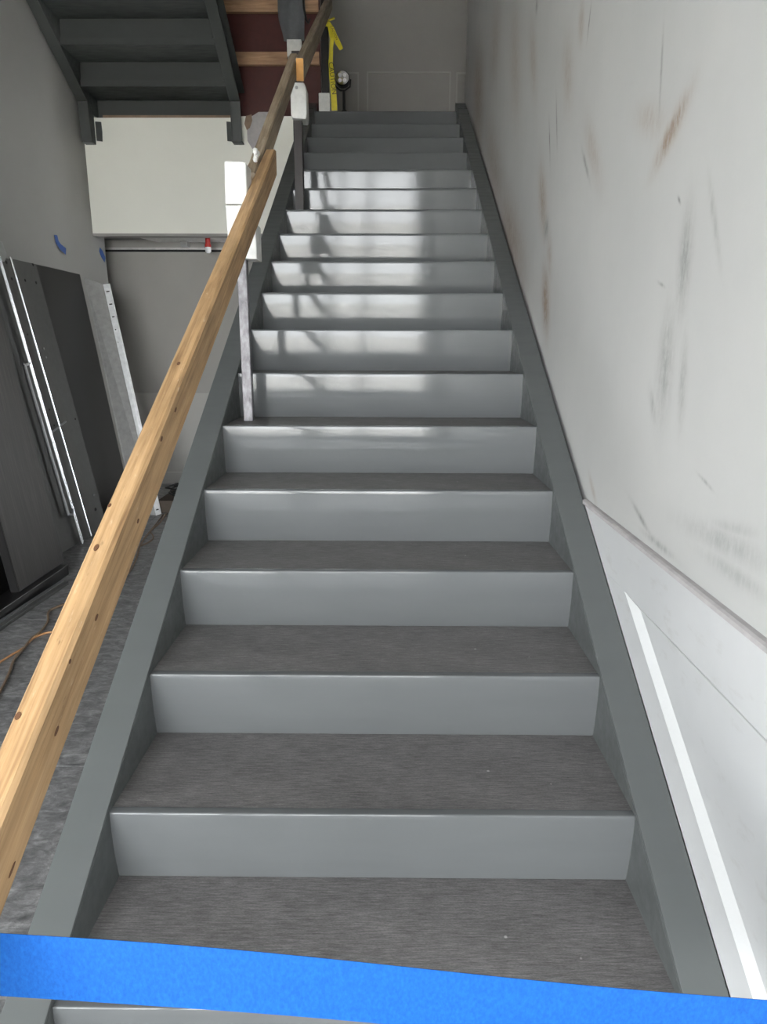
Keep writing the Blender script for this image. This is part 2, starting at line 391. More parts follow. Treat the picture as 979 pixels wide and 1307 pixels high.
# suspended ceiling remains inside the recess
sc = snoot('trim_3', 'half dismantled tile ceiling under the landing')
MB().box(XL-1.0, XR, YU-.022, YU, 2.182, 2.20).build('wall_angle', 'tile', sc)
MB().box(XL-1.0, XR, YU-.024, YU, 2.165, 2.180).build('shadow_gap', 'hole', sc)
for (a, bq) in ((-2.08, -1.52), (-1.50, -1.32)):
    MB().hexa([(a-.16, 5.60, 2.26), (bq-.05, 5.60, 2.26), (bq, 5.95, 2.245), (a, 5.95, 2.245)],
              [(a-.16, 5.60, 2.275), (bq-.05, 5.60, 2.275), (bq, 5.95, 2.26), (a, 5.95, 2.26)]).build('ceiling_tile', 'tile', sc)
MB().box(-1.02, XR, 5.6, 5.95, 2.25, 2.265).build('ceiling_tile', 'tile', sc)
MB().box(-1.34, -1.315, 5.58, 5.96, 2.238, 2.262).build('grid_tee', 'flangewhite', sc)
MB().box(-1.85, -1.79, 5.88, 5.96, 2.20, 2.245).build('bent_clip', 'sheetgrey', sc)
MB().box(XL-.3, -2.12, 5.62, 5.94, 2.262, 2.42).build('void_shade_box', 'black', sc, bevel=.004)  # black box added to darken the open ceiling void, not a real duct
MB().box(-1.50, -1.03, 5.70, 5.95, 2.285, 2.36).build('void_shade_box', 'black', sc, bevel=.004)  # second added black box, standing in for shade above the tiles
sp = thing('sprinkler', 'red sprinkler drop with a white cap hanging under the bulkhead', 'sprinkler', (-1.57, 5.75, 2.13))
MB().tube([(-1.57, 5.75, 2.18), (-1.57, 5.75, 2.98)], .022, 12).tube([(-1.57, 5.75, 2.176), (-1.57, 5.75, 2.20)], .028, 12).build('pipe', 'red', sp)
MB().tube([(-1.57, 5.75, 2.138), (-1.57, 5.75, 2.178)], .026, 12).tube([(-1.57, 5.75, 2.128), (-1.57, 5.75, 2.14)], .018, 12).build('cap', 'flangewhite', sp)

# entrance glazing behind the viewer
x0, x1, zh = XL, XR, 2.75
wf = MB().box(GX-.15, x1+.15, GY-.15, GY, zh, CEIL).box(GX-.15, x0, GY-.15, GY, 0, zh).box(.50, x1, GY-.15, GY, 0, zh)
struct(wf.build('wall_front', 'panelgrey'), 'wall above the glazed entrance', 'wall')
win = snoot('window_1', 'dark framed glazed entrance with several panes', (0, GY-.1, 0))
mul = [XL+.03, -1.62, -.72, -.27, .47]
for xx in mul: MB().box(xx-.035, xx+.035, GY-.13, GY-.06, 0, zh).build('mullion', 'alu', win)
for a, c_ in zip(mul[:-1], mul[1:]):
    MB().box(a+.035, c_-.035, GY-.12, GY-.07, zh-.06, zh).box(a+.035, c_-.035, GY-.12, GY-.07, 0, .09).build('rail', 'alu', win)
    MB().box(a+.035, c_-.035, GY-.099, GY-.093, .09, zh-.06).build('pane', 'glass', win)
struct(MB().box(-30, 30, -40, GY-.15, -.14, -.02).box(-30, GX-.15, GY-.15, 12, -.14, -.02).build('ground_outside', 'pave'), 'pale pavement outside the entrance', 'ground')

# wainscot on the right wall
T0 = .015                                    # stringer top above the nosing line
zt = lambda y: K*y + T0
XW = .6535
tr1 = snoot('trim_1', 'white scuffed wainscot under the pale wall beside the stair foot', (XR, 0, 0))
ZC, ZP, OFF = .852, .712, .105
ya = (ZC-T0)/K; yp = (ZP-T0-OFF)/K; yb = (.117-T0-OFF)/K
MB().prism([(ya, ZC), (GY+.01, ZC), (GY+.01, ZP), (yp, ZP), (yp-.001, zt(yp)+OFF), ((ZP-T0)/K, ZP)], XW, XR-.0005).build('top_board', 'wains', tr1)
MB().prism([((ZP-T0)/K, ZP-.0005), (yp, ZP-.0005), (yb, .117), ((.117-T0)/K, .117)], XW, XR-.0005).build('skirt_board', 'wains', tr1)
MB().box(XW, XR-.0005, GY+.01, .0, 0, .117).build('bottom_board', 'wains', tr1)
MB().box(XW, XR-.0005, -1.3, -1.2, .1175, ZP-.0005).build('stile', 'wains', tr1)
s = math.hypot(1, K); wv = .026              # bevel moulding around the sunk panel
dy_, dz_ = -K/s*wv, 1/s*wv
pA, pB = Vector((0, yp, ZP)), Vector((0, yb, .117))
# inner offset corner points
iz = ZP-.018; iy_top = (iz - (T0+OFF+s*wv))/K; ib_y = (.117+.018 - (T0+OFF+s*wv))/K
outer = [(yp, ZP), (yb, .117), (-1.2, .117), (-1.2, ZP)]
inner = [(iy_top, iz), (ib_y, .135), (-1.182, .135), (-1.182, iz)]
for i, nm in enumerate(('slope_moulding', 'base_moulding', 'end_moulding', 'top_moulding')):
    j = (i+1) % 4
    o_, p_ = outer[i], outer[j]; q_, r_ = inner[j], inner[i]
    MB().add([(XW-.001, *o_), (XW-.001, *p_), (XR-.0015, *q_), (XR-.0015, *r_), (XR-.0005, *o_), (XR-.0005, *p_)],
             [(0, 1, 2, 3), (4, 5, 1, 0), (3, 2, 5, 4), (0, 3, 4), (1, 5, 2)]).build(nm, 'trim', tr1)
MB().prism(inner, XR-.002, XR-.0005).build('sunk_panel', 'wains', tr1)
MB().prism([(XW-.006, ZC), (XR, ZC), (XR, ZC+.010), (XW+.003, ZC+.010), (XW-.003, ZC+.007)], GY+.01, ya+.02, 'y').build('cap_rail', 'plasterlilac', tr1)['label'] = 'narrow dusty cap rail'

# moulded panels on the landing wall
tr4 = snoot('trim_4', 'thin moulded panel frames low on the landing wall', (0, YB, L))
def frame(xa, xb, za, zb):
    t_, d_ = .014, .012
    MB().box(xa, xb, YB-d_, YB, zb-t_, zb).box(xa, xb, YB-d_, YB, za, za+t_).box(xa, xa+t_, YB-d_, YB, za+t_, zb-t_).box(xb-t_, xb, YB-d_, YB, za+t_, zb-t_).build('panel_frame', 'undersheet', tr4)
frame(-.20, .645, 3.32, 4.005); frame(.70, 1.5, 3.32, 4.0); frame(-1.5, -.28, 3.32, 4.0)

# ------------------------------------------------------------------ staircases
def riser_mesh(k):
    """one folded plate: rounded nosing lip, face slightly bowed as welded plates are"""
    tt, tb = {10: (.0, .20), 11: (.035, .20), 12: (.06, .17), 13: (.08, .14), 14: (.10, .12)}.get(k, (-.015, .20) if k < 10 else (.075, .085))
    n = 12; tot = RISE*(tt+tb)/2; extra = D-tot      # small straight remainder keeps the foot where it is
    fr = []
    for i in range(4): a = math.pi/2*i/3; fr.append((.004-.004*math.sin(a), -.004+.004*math.cos(a)))
    off = lambda q: RISE*(tt*q + (tb-tt)/2*q*q)
    fr = [(.020, 0)] + fr + [(off(i/n) - off(.03), -RISE*i/n) for i in range(1, n+1)]
    bk = [(y+.006, z) for y, z in fr[5:]][::-1]
    return MB().prism(fr + bk + [(.006, -.010), (.006, -.006), (.020, -.006)], -HW, HW), off(1)-off(.03)
def staircase(name, label, org, rot, nsteps, mats, clips=False):
    root = thing(name, label, 'staircase', org); root.rotation_euler.z = rot
    rm = tm = pm = None
    def link(nm, me, loc):
        o = bpy.data.objects.new(nm, me); COL.objects.link(o); o.parent = root; o.location = loc; return o
    def mesh_of(mb, mat, smooth=False):
        o = mb.build('tmp', mat, None, smooth=smooth); me = o.data; bpy.data.objects.remove(o); return me
    tm = mesh_of(MB().box(-HW, HW, .0205, RUN+D+.003, -.030, -.001), 'tread'); tm.name = 'tread'
    pm = mesh_of(MB().box(-HW, HW, .008, RUN+D+.008, -.034, -.0305).box(-HW, HW, RUN+D+.0035, RUN+D+.008, -.0304, .01), mats[0]); pm.name = 'tread_pan'
    cm = mesh_of(MB().box(-HW, -HW+.022, D+.008, D+.028, -RISE+.002, -.045), mats[1]); cm.name = 'clip_angle'
    for k in range(1, nsteps+1):
        mb, dd = riser_mesh(k if not clips else 20); rm = mesh_of(mb, mats[0], True); rm.name = 'riser'
        link('riser', rm, (0, k*RUN, k*RISE))
        if clips: link('clip_angle', cm, (0, k*RUN, k*RISE)); 
        if k < nsteps:
            link('tread', tm, (0, k*RUN, k*RISE)); link('tread_pan', pm, (0, k*RUN, k*RISE))
    return root
DV = .255
def channel(poly_top, poly_web, side, mat, root, inv):
    pass
def stringer(root, side, y_a, y_b, foot, mat, bot=None, y_top=None):
    """steel channel: web at the inside, flanges outwards; local coords of the flight"""
    zb = lambda y: zt(y)-DV
    xi, xo = HW, SO
    t_ = .009*s; y_top = y_top or y_b
    web = foot + []
    mb = MB()
    def px(a, b_): return (a, b_) if side > 0 else (-b_, -a)
    mb.prism([(y, z-(t_ if abs(z-zt(y)) < 1e-6 else 0)) for y, z in web], *px(xi, xi+.008))
    mb.prism([(y_a, zt(y_a)), (y_top, zt(y_top)), (y_top, zt(y_top)-t_), (y_a, zt(y_a)-t_)], *px(xi, xo))
    yl = bot if bot is not None else y_a
    mb.prism([(yl, zb(yl)), (y_b, zb(y_b)), (y_b, zb(y_b)+t_), (yl, zb(yl)+t_)], *px(xi+.008, xo))
    # closing plates at both ends
    mb.prism([(y_b-.008, zb(y_b)), (y_b, zb(y_b)), (y_b, zt(y_b)), (y_b-.008, zt(y_b))], *px(xi+.008, xo))
    return mb
main = staircase('staircase', 'long straight grey painted steel staircase along the scuffed wall', (0, 0, 0), 0, 18, ('riser', 'steel'))
yz = (DV-T0)/K                                # where the underside meets the floor
foot = [(.03, 0), (.03, zt(.03)), (5.56, zt(5.56)), (5.56, 3.0), (5.425, 2.97), (5.425, zt(5.425)-DV), (yz, 0)]
for sd_ in (1, -1):
    mb = stringer(main, sd_, .03, 5.42, foot, 'steel', yz, 5.56)
    px = (lambda a, b_: (a, b_) if sd_ > 0 else (-b_, -a))
    mb.prism([(5.42, zt(5.42)-.011), (5.56, zt(5.56)-.011), (5.56, L), (5.42, L)], *px(HW+.008, SO))
    mb.box(*px(HW+.008, SO), .03, .038, 0, zt(.03)-.01)
    mb.build('stringer', 'steel', main, bevel=.002, seg=2)

YO = 5.92                                     # upper flight: climbs back towards the viewer from the landing
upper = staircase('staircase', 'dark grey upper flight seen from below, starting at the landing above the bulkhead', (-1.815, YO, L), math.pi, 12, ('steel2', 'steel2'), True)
for sd_ in (1, -1):
    la, lb, lc = YO-5.498, YO-5.415, YO-5.395
    foot2 = [(YO-5.60, .003), (YO-5.60, zt(YO-5.60)), (3.6, zt(3.6)), (3.6, zt(3.6)-DV), (lc, zt(lc)-DV), (lb, 2.935-L), (la, 2.935-L), (la, .003)]
    px = (lambda a, b_: (a, b_) if sd_ > 0 else (-b_, -a))
    mb = stringer(upper, sd_, YO-5.60, 3.6, foot2, 'steel2', lc)
    # plumb closing plate at the foot
    mb.prism([(lb, 2.935-L), (lc, zt(lc)-DV), (lc-.008, zt(lc)-DV+.004), (lb-.008, 2.935-L)], *px(HW+.008, SO))
    mb.prism([(lb, 2.935-L), (la, 2.935-L), (la, 2.945-L), (lb, 2.945-L)], *px(HW+.008, SO))
    o = mb.build('stringer', 'steel2', None, bevel=.0015, seg=1); o.parent = upper
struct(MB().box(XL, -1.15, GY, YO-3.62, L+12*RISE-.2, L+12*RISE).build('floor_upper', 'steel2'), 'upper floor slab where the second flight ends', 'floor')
for (a, bq) in ((-2.375, -2.325), (-1.30, -1.2545)):
    tag(MB().prism([(a, 2.965), (bq-.004, 2.96), (bq, 3.03), (bq-.002, 3.105), (a, 3.108)], YF-.008, YF-.0005, 'y').build('clip_plate', 'steel2'),
        'small dark steel plate on bulkhead at the upper flight, ' + ('next to the grey wall' if a < -2 else 'next to the bare drywall patch'), 'steel plate', 'plates at the feet of the upper flight')

# ------------------------------------------------------------------ temporary rail: posts, sleeves, boards
def post(label, x, y, wx, z0, z1, mat, base=True):
    t_ = thing('rail_post', label, 'post', (x, y, z0))
    MB().box(x-wx/2, x+wx/2, y-wx/2, y+wx/2, z0, z1).build('tube', mat, t_, bevel=.003)
    return t_
p1 = post('bare steel rail post standing on a lower tread under the white foam sleeves', -.503, 1.96, .036, 6*RISE, 1.90, 'mill')
post('dark brown rail post standing on a tread halfway up the staircase', -.505, 3.76, .052, 12*RISE, 2.97, 'brownsteel')
post('black rail post on the landing with yellow tape tied round it', -.491, 5.55, .056, L, 4.15, 'black')
post('steel rail post on the floor at the stair foot holding the lowest board', -.495, -.22, .04, 0, .72, 'mill')

def sleeve(name, label, polyxz, y0_, y1_, bev=.006, hole=None):
    c_ = (sum(p[0] for p in polyxz)/len(polyxz), (y0_+y1_)/2, min(p[1] for p in polyxz))
    t_ = thing('foam_sleeve', label, 'foam sleeve', c_, 'white foam sleeves on the rail posts')
    MB().prism(polyxz, y0_, y1_, 'y').build('block', 'foam', t_, bevel=bev)
    if hole: MB().tube([(hole[0], y0_-.0015, hole[1]), (hole[0], y0_+.004, hole[1])], hole[2], 10).build('hole', 'sheetgrey', t_)
    return t_
# board 1 underside at the sleeve, so the lower sleeve steps under it
b1t = lambda y: .780 + .566*y
zs = b1t(1.91)-.098
zm = 1.815
sleeve('foam_sleeve', 'white foam sleeve block at the top of the bare steel post', [(-.546, zm+.003), (-.467, zm+.003), (-.467, 1.955), (-.542, 1.958)], 1.91, 2.01)
sleeve('foam_sleeve', 'lower white foam block stepping under the pine board at the bare steel post', [(-.540, 1.640), (-.440, 1.635), (-.440, zs-.006), (-.467, zs-.006), (-.467, zm), (-.545, zm)], 1.91, 2.01, .004)
sleeve('foam_sleeve', 'white foam sleeve with a round hole on the dark brown post', [(-.538, 2.63), (-.532, 2.612), (-.452, 2.606), (-.446, 2.63), (-.448, 2.775), (-.460, 2.797), (-.522, 2.797), (-.538, 2.765)], 3.70, 3.82, .005, (-.502, 2.770, .009))
sleeve('foam_sleeve', 'short white foam sleeve at the base of the black landing post', [(-.545, L+.002), (-.452, L+.002), (-.452, 3.322), (-.545, 3.322)], 5.50, 5.60)

def board(label, x0_, x1_, ya_, yb_, ztop, h, mat, endmat=None, slope=None, group='timber boards of the temporary rail'):
    """plumb-cut board parallel to the flight; mesh local y runs along it"""
    t_ = thing('rail_board', label, 'timber board', (x0_, ya_, ztop(ya_)-h), group)
    n = 18; prof = []
    mb = MB(); rows = []
    cx_ = .004
    for i in range(n+1):
        y = ya_ + (yb_-ya_)*i/n; z = ztop(y)
        j = lambda: random.uniform(-.0012, .0012)
        rows.append([(x0_, y, z-h+cx_), (x0_+cx_, y, z-h), (x1_-cx_, y, z-h), (x1_, y, z-h+cx_), (x1_, y, z-cx_*1.6+j()), (x1_-cx_*1.6+j(), y, z), (x0_+cx_, y, z), (x0_, y, z-cx_)])
    v = [p for r in rows for p in r]; f = []
    for i in range(n):
        for k in range(8): f.append((i*8+k, i*8+(k+1) % 8, (i+1)*8+(k+1) % 8, (i+1)*8+k))
    f += [tuple(range(8))[::-1], tuple(n*8+k for k in range(8))]
    tb_ = mb.add(v, f).build('timber', mat, t_, origin=(x0_, ya_, ztop(ya_)-h))
    if endmat:
        MB().box(x0_+.001, x1_-.001, ya_-.003, ya_+.0005, ztop(ya_)-h+.003, ztop(ya_)-.003).build('cut_end', endmat, tb_)['label'] = 'orange fresh cut board end'
    return t_
bd1 = board('long pale pine board forming the lower temporary handrail', -.465, -.424, -.45, 2.335, b1t, .098, 'wood')
b2t = lambda y: 2.115 + .648*(y-2.335)
board('greyish weathered board bridging the gap between the lower and upper handrail boards', -.508, -.468, 2.10, 3.50, b2t, .100, 'wood_grey')
b3t = lambda y: 2.812 + .574*(y-3.40)
board('weathered upper handrail board with an orange cut end above the second post', -.465, -.425, 3.40, 5.50, b3t, .112, 'wood_grey', 'endgrain')
# knots and nail holes on the long board
def knot(px, py, face, rx, ry):
    if face == 'top':
        p = None
        D_ = ray(px, py); k_ = .566; tt = (k_*CAM.y + .780 - CAM.z)/(D_.z - k_*D_.y); p = CAM + D_*tt
        nrm = Vector((0, -k_, 1)).normalized(); al = Vector((0, 1, k_)).normalized(); ac = Vector((1, 0, 0))
        if not (-.462 < p.x < -.428): p.x = min(max(p.x, -.458), -.433)
    else:
        p = atX(px, py, -.424); nrm = Vector((1, 0, 0)); al = Vector((0, 1, .566)).normalized(); ac = Vector((0, -.566, 1)).normalized()
    n = 10; ring = [p + al*(ry*math.cos(2*math.pi*i/n)) + ac*(rx*math.sin(2*math.pi*i/n)) for i in range(n)]
    v = [q + nrm*.0008 for q in ring] + [q - nrm*.003 for q in ring]
    f = [tuple(range(n)), tuple(range(2*n-1, n-1, -1))] + [(i, (i+1) % n, n+(i+1) % n, n+i) for i in range(n)]
    MB().add(v, f).build('knot', 'knot', bd1.children[0])
for a in ((123, 699, 'top', .004, .008), (228, 464, 'top', .004, .007), (23, 914, 'top', .004, .006), (140, 645, 'top', .003, .005),
          (72, 933, 'side', .003, .008), (89, 844, 'side', .003, .004), (206, 560, 'side', .004, .008), (176, 665, 'side', .003, .006),
          (224, 523, 'side', .003, .009), (15, 1110, 'side', .002, .010), (123, 788, 'side', .003, .007)):
    knot(*a)
fm = thing('spray_foam_lump', 'small bright white foam lump squeezed against the end of the long pine board', 'foam lump', (-.475, 2.06, 2.0))
mb = MB()
for (px, py, r_) in ((326, 193, .013), (327, 198, .013), (326, 203, .013), (329, 196, .011)):
    p = atX(px, py, -.474)
    for lat in range(1):
        ring = []
        n = 8; v = []; f = []
        for i in range(5):
            th = math.pi*i/4
            for k in range(n): v.append((p.x + r_*.8*math.sin(th)*math.cos(2*math.pi*k/n), p.y + r_*math.sin(th)*math.sin(2*math.pi*k/n), p.z + r_*math.cos(th)))
        for i in range(4):
            for k in range(n): f.append((i*n+k, i*n+(k+1) % n, (i+1)*n+(k+1) % n, (i+1)*n+k))
        mb.add(v, f)
mb.build('foam', 'foam', fm, smooth=True)

# blue tape across the foot of the stairs
TYY = -.03
a0, a1 = atY(0, 1195, TYY), atY(0, 1273, TYY); c0 = atY(979, 1279, TYY); c1 = atY(600, 1307, TYY)
wd = a0.z-a1.z
mb = MB(); n = 40; v = []; f = []
for i in range(n+1):
    q = i/n; xx = -.466 + (XW-.0008+.466)*q
    zt_ = a0.z + (c0.z-a0.z)*(xx-a0.x)/(c0.x-a0.x) + .004*math.sin(q*math.pi)
    yy = TYY + .004*math.sin(q*7)
    v += [(xx, yy+.002, zt_), (xx, yy-.002*math.sin(q*9), zt_-wd*(1-.04*q)), (xx, yy+.0026, zt_), (xx, yy+.0006-.002*math.sin(q*9), zt_-wd*(1-.04*q))]
for i in range(n):
    o_ = i*4; f += [(o_, o_+4, o_+5, o_+1), (o_+2, o_+3, o_+7, o_+6), (o_, o_+2, o_+6, o_+4), (o_+1, o_+5, o_+7, o_+3)]
f += [(0, 1, 3, 2), (n*4, n*4+2, n*4+3, n*4+1)]
tp = mb.add(v, f).build('masking_tape', 'bluetape', None, smooth=True)
tag(tp, 'wide bright blue masking tape stretched across the foot of the staircase', 'tape')

# ------------------------------------------------------------------ barricade on the landing edge
br = thing('barricade', 'maroon sheet barricade with pine studs on the landing edge beside the upper flight', 'barricade', (-.9, 5.67, L))
MB().box(-1.50, -.548, 5.665, 5.68, L, 4.4).build('sheet', 'maroon', br)
for z_ in (3.568, 3.945):
    MB().box(-1.45, -.545, 5.626, 5.6645, z_, z_+.094).build('stud', 'wood_red', br, bevel=.002, origin=(-1.45, 5.626, z_))
MB().box(-.547, -.538, 5.65, 5.68, L, 4.4).build('edge_strip', 'maroon', br)
# cloth
cl = thing('hanging_cloth', 'dark grey cloth hanging over the pine studs of the maroon barricade', 'cloth', (-.76, 5.60, 3.72))
mb = MB(); v = []; f = []; nx, nz_ = 14, 12
for lay in (0, 1):
    for j in range(nz_+1):
        z_ = 4.09 - (4.09-3.735)*j/nz_; q = j/nz_
        xl, xr = -.876 + .045*q*q + .005*math.sin(9*q), -.651 - .01*q
        for i in range(nx+1):
            u = i/nx; v.append((xl+(xr-xl)*u, 5.606 + .010*math.sin(u*9+q*2) + (.004 if lay else 0), z_ - .02*math.sin(u*3)*q))
n1_ = (nx+1)*(nz_+1)
for j in range(nz_):
    for i in range(nx):
        a = j*(nx+1)+i; q4 = (a, a+1, a+nx+2, a+nx+1); f.append(q4[::-1]); f.append(tuple(k+n1_ for k in q4))
rim = [i for i in range(nx+1)] + [j*(nx+1)+nx for j in range(1, nz_+1)] + [nz_*(nx+1)+i for i in range(nx-1, -1, -1)] + [j*(nx+1) for j in range(nz_-1, 0, -1)]
for i in range(len(rim)): a, b_ = rim[i], rim[(i+1) % len(rim)]; f.append((a, b_, b_+n1_, a+n1_))
mb.add(v, f).build('fabric', 'tarp', cl, smooth=True)
MB().tube([(-.662, 5.59, 4.08), (-.656, 5.588, 3.95), (-.64, 5.586, 3.87), (-.626, 5.588, 3.85), (-.612, 5.59, 3.88)], .009, 6).build('strap', 'cordblack', cl, smooth=True)
sleeve('foam_sleeve', 'white foam block under the dark grey cloth on the maroon barricade', [(-.80, 3.605), (-.683, 3.605), (-.683, 3.730), (-.80, 3.730)], 5.570, 5.6255, .004)

# caution tape on the black post
def ribbon(mb, pts, w0, nrm=(0, -1, 0)):
    pts = [Vector(p) for p in pts]; nn = Vector(nrm); v = []; f = []
    for i, p in enumerate(pts):
        d = (pts[min(i+1, len(pts)-1)]-pts[max(i-1, 0)]).normalized(); sdv = d.cross(nn).normalized()*(w0[i]/2 if isinstance(w0, (list, tuple)) else w0/2)
        v += [p-sdv, p+sdv, p-sdv+nn*-.0012, p+sdv+nn*-.0012]
    for i in range(len(pts)-1):
        o_ = i*4; f += [(o_, o_+1, o_+5, o_+4), (o_+2, o_+6, o_+7, o_+3), (o_, o_+4, o_+6, o_+2), (o_+1, o_+3, o_+7, o_+5)]
    e = (len(pts)-1)*4; f += [(0, 2, 3, 1), (e, e+1, e+3, e+2)]
    mb.add(v, f)
ct = thing('caution_tape', 'yellow caution tape tied to the black landing post and hanging down', 'caution tape', (-.44, 5.5, 3.2))
def P3(px, py, y): return atY(px, py, y)
mb = MB(); ribbon(mb, [P3(x_, y_, 5.492+.004*math.sin(i*2)) for i, (x_, y_) in enumerate(((418.5, 27), (421, 36), (424, 48), (423, 60), (422, 80), (424, 100), (426, 120), (427, 141)))], [.025, .03, .035, .028, .035, .045, .045, .045]); mb.build('long_tail', 'yellow', ct)
mb = MB(); ribbon(mb, [P3(x_, y_, 5.478) for x_, y_ in ((419, 28), (424, 36), (428, 46), (431, 54), (436, 63))], [.02, .03, .03, .04, .03]); mb.build('short_tail', 'yellow', ct)
mb = MB()
for (xa_, xb_, ya_, yb2) in ((-.522, -.460, 5.5185, 5.5215), (-.522, -.460, 5.5785, 5.5815), (-.522, -.5195, 5.5215, 5.5785), (-.4625, -.460, 5.5215, 5.5785)):
    mb.box(xa_, xb_, ya_, yb2, 3.80, 3.828)
mb.tube([P3(417, 27, 5.50), P3(420, 26, 5.485), P3(427, 23, 5.485)], .008, 6); mb.build('knot', 'yellow', ct)
def text_part(body, size, loc, rot, parent, mat):
    cu = bpy.data.curves.new('lettering', 'FONT'); cu.body = body; cu.size = size; cu.align_x = 'CENTER'; cu.align_y = 'CENTER'
    ob = bpy.data.objects.new('tmp', cu); COL.objects.link(ob)
    dg = bpy.context.evaluated_depsgraph_get(); me = bpy.data.meshes.new_from_object(ob.evaluated_get(dg)); bpy.data.objects.remove(ob)
    me.materials.clear(); me.materials.append(M[mat])
    o = bpy.data.objects.new('lettering', me); COL.objects.link(o); o.parent = parent; o.location = Vector(loc)-world(parent); o.rotation_euler = rot
    return o
p = P3(424.3, 100, 5.486); text_part('CAUTION', .052, (p.x, 5.4860, p.z), (math.radians(90), math.radians(84), 0), ct, 'ink')
p = P3(427, 42, 5.476); text_part('CAUTION', .024, (p.x-.003, 5.4745, p.z), (math.radians(90), math.radians(65), 0), ct, 'ink')

# work light on the landing
wl = thing('work_light', 'round silver work light on a short black stand on the landing', 'work light', (-.365, 5.9, L))
hx, hy, hz = -.373, 5.86, 3.548
MB().tube([(hx, hy, hz), (hx+.003, hy+.05, hz-.005)], .062, 20).tube([(hx+.003, hy+.05, hz-.005), (hx+.006, hy+.085, hz-.008)], .045, 16).build('housing', 'black', wl, smooth=True)
hd = MB().tube([(hx, hy-.008, hz+.001), (hx, hy+.002, hz)], .056, 20).build('reflector', 'chrome', wl, smooth=True)
for dx, dz in ((-.02, .02), (.02, .02), (-.02, -.02), (.02, -.02)):
    MB().tube([(hx+dx, hy-.014, hz+dz), (hx+dx, hy-.006, hz+dz)], .016, 12).build('led_lens', 'lens', hd, smooth=True)
MB().tube([(hx-.068, hy+.03, hz), (hx-.060, hy+.03, hz-.055), (hx-.02, hy+.03, hz-.085), (hx+.02, hy+.03, hz-.085), (hx+.064, hy+.03, hz-.055), (hx+.068, hy+.03, hz)], .008, 6).build('yoke', 'black', wl, smooth=True)
MB().tube([(hx+.01, hy+.03, hz-.085), (hx+.01, hy+.03, L+.07)], .013, 8).tube([(hx+.01, hy+.03, L+.12), (hx+.01, hy+.03, L+.07)], .022, 10).build('stem', 'black', wl, smooth=True)
for a in (.3, 2.4, 4.5):
    MB().tube([(hx+.01, hy+.03, L+.16), (hx+.01+.14*math.cos(a), hy+.03+.10*math.sin(a), L+.012)], .011, 6).build('leg', 'black', wl, smooth=True)

# ------------------------------------------------------------------ leaning stack by the left wall
def lean(name, label, cat, yA, yB, xb, zb, xt, z_t, th, mat, dyt=0, group=None, bev=.0015):
    """flat panel leaning on the wall: bottom edge (xb, yA..yB, zb), top edge (xt, ., z_t)"""
    n = Vector((z_t-zb, 0, xb-xt)).normalized()*th
    t_ = thing(name, label, cat, (xb, (yA+yB)/2, zb), group)
    b4 = [Vector((xb, yA, zb)), Vector((xb, yB, zb)), Vector((xb, yB, zb))-n, Vector((xb, yA, zb))-n]
    t4 = [Vector((xt, yA+dyt, z_t)), Vector((xt, yB+dyt, z_t)), Vector((xt, yB+dyt, z_t))-n, Vector((xt, yA+dyt, z_t))-n]
    up = max(0, -min(p.z for p in b4)) + .0005
    for p in b4: p.z += up
    o = MB().hexa(b4, t4).build('slab', mat, t_, bevel=bev, seg=1)
    return t_
# black panel at the back, charcoal panel, laminate door
lean('leaning_panel', 'satin black panel leaning on the grey wall between the charcoal panel and grey sheet', 'panel', 4.10, 5.10, -2.20, .0, -2.452, 1.885, .018, 'panelblack')
cp = lean('leaning_panel', 'charcoal metal panel with small holes leaning on the grey wall behind the zinc track', 'panel', 3.30, 4.34, -2.105, .0, -2.425, 1.875, .020, 'panelgrey')
CPX = lambda z: -2.105 - .32*z/1.875
def onpanel(px, py, off=.0):
    D_ = ray(px, py); k_ = .32/1.875; tt = (-2.105+off - k_*CAM.z - CAM.x)/(D_.x + k_*D_.z); return CAM + D_*tt
for (px, py, r_) in ((8, 335, .012), (15, 356, .011), (32, 358, .011), (46, 361, .011), (42, 338, .010), (35, 427, .007), (122, 651, .018), (96, 535, .009), (69, 543, .008), (63, 523, .008)):
    p = onpanel(px, py); MB().tube([p+Vector((.0015, 0, 0)), p-Vector((.004, 0, 0))], r_, 8).build('hole', 'hole', cp.children[0])
for (px, py) in ((55, 445), (58, 456), (119, 632)):
    p = onpanel(px, py); MB().tube([p+Vector((.006, 0, 0)), p], .008, 8).build('screw', 'zinc', cp.children[0], smooth=True)
pl = thing('plinth', 'black plinth block under the dark wood laminate door', 'block', (-1.99, 2.8, 0))
MB().box(-1.995, -1.875, 2.40, 3.20, 0, .062).build('block', 'panelblack', pl, bevel=.003)
ld = lean('laminate_door', 'dark wood grain laminate door slab leaning with its foot on the black plinth', 'door slab', 2.72, 3.245, -1.915, .064, -2.225, 2.40, .045, 'panelblack')
n_ = Vector((2.336, 0, .31)).normalized()
q0 = Vector((-1.915, 0, .064))+n_*.0005; qd = Vector((-.31, 0, 2.336))
f4 = [q0+qd*.005+Vector((0, 2.725, 0)), q0+qd*.005+Vector((0, 3.215, 0)), q0+qd*.998+Vector((0, 3.215, 0)), q0+qd*.998+Vector((0, 2.725, 0))]
MB().hexa(f4, [p+n_*.002 for p in f4]).build('wood_face', 'laminate', ld)['label'] = 'dark brown vertical wood grain face'
lean('leaning_panel', 'second black panel leaning behind the laminate door beside the charcoal panel', 'panel', 2.2, 3.42, -2.035, .0, -2.33, 2.30, .025, 'panelblack')
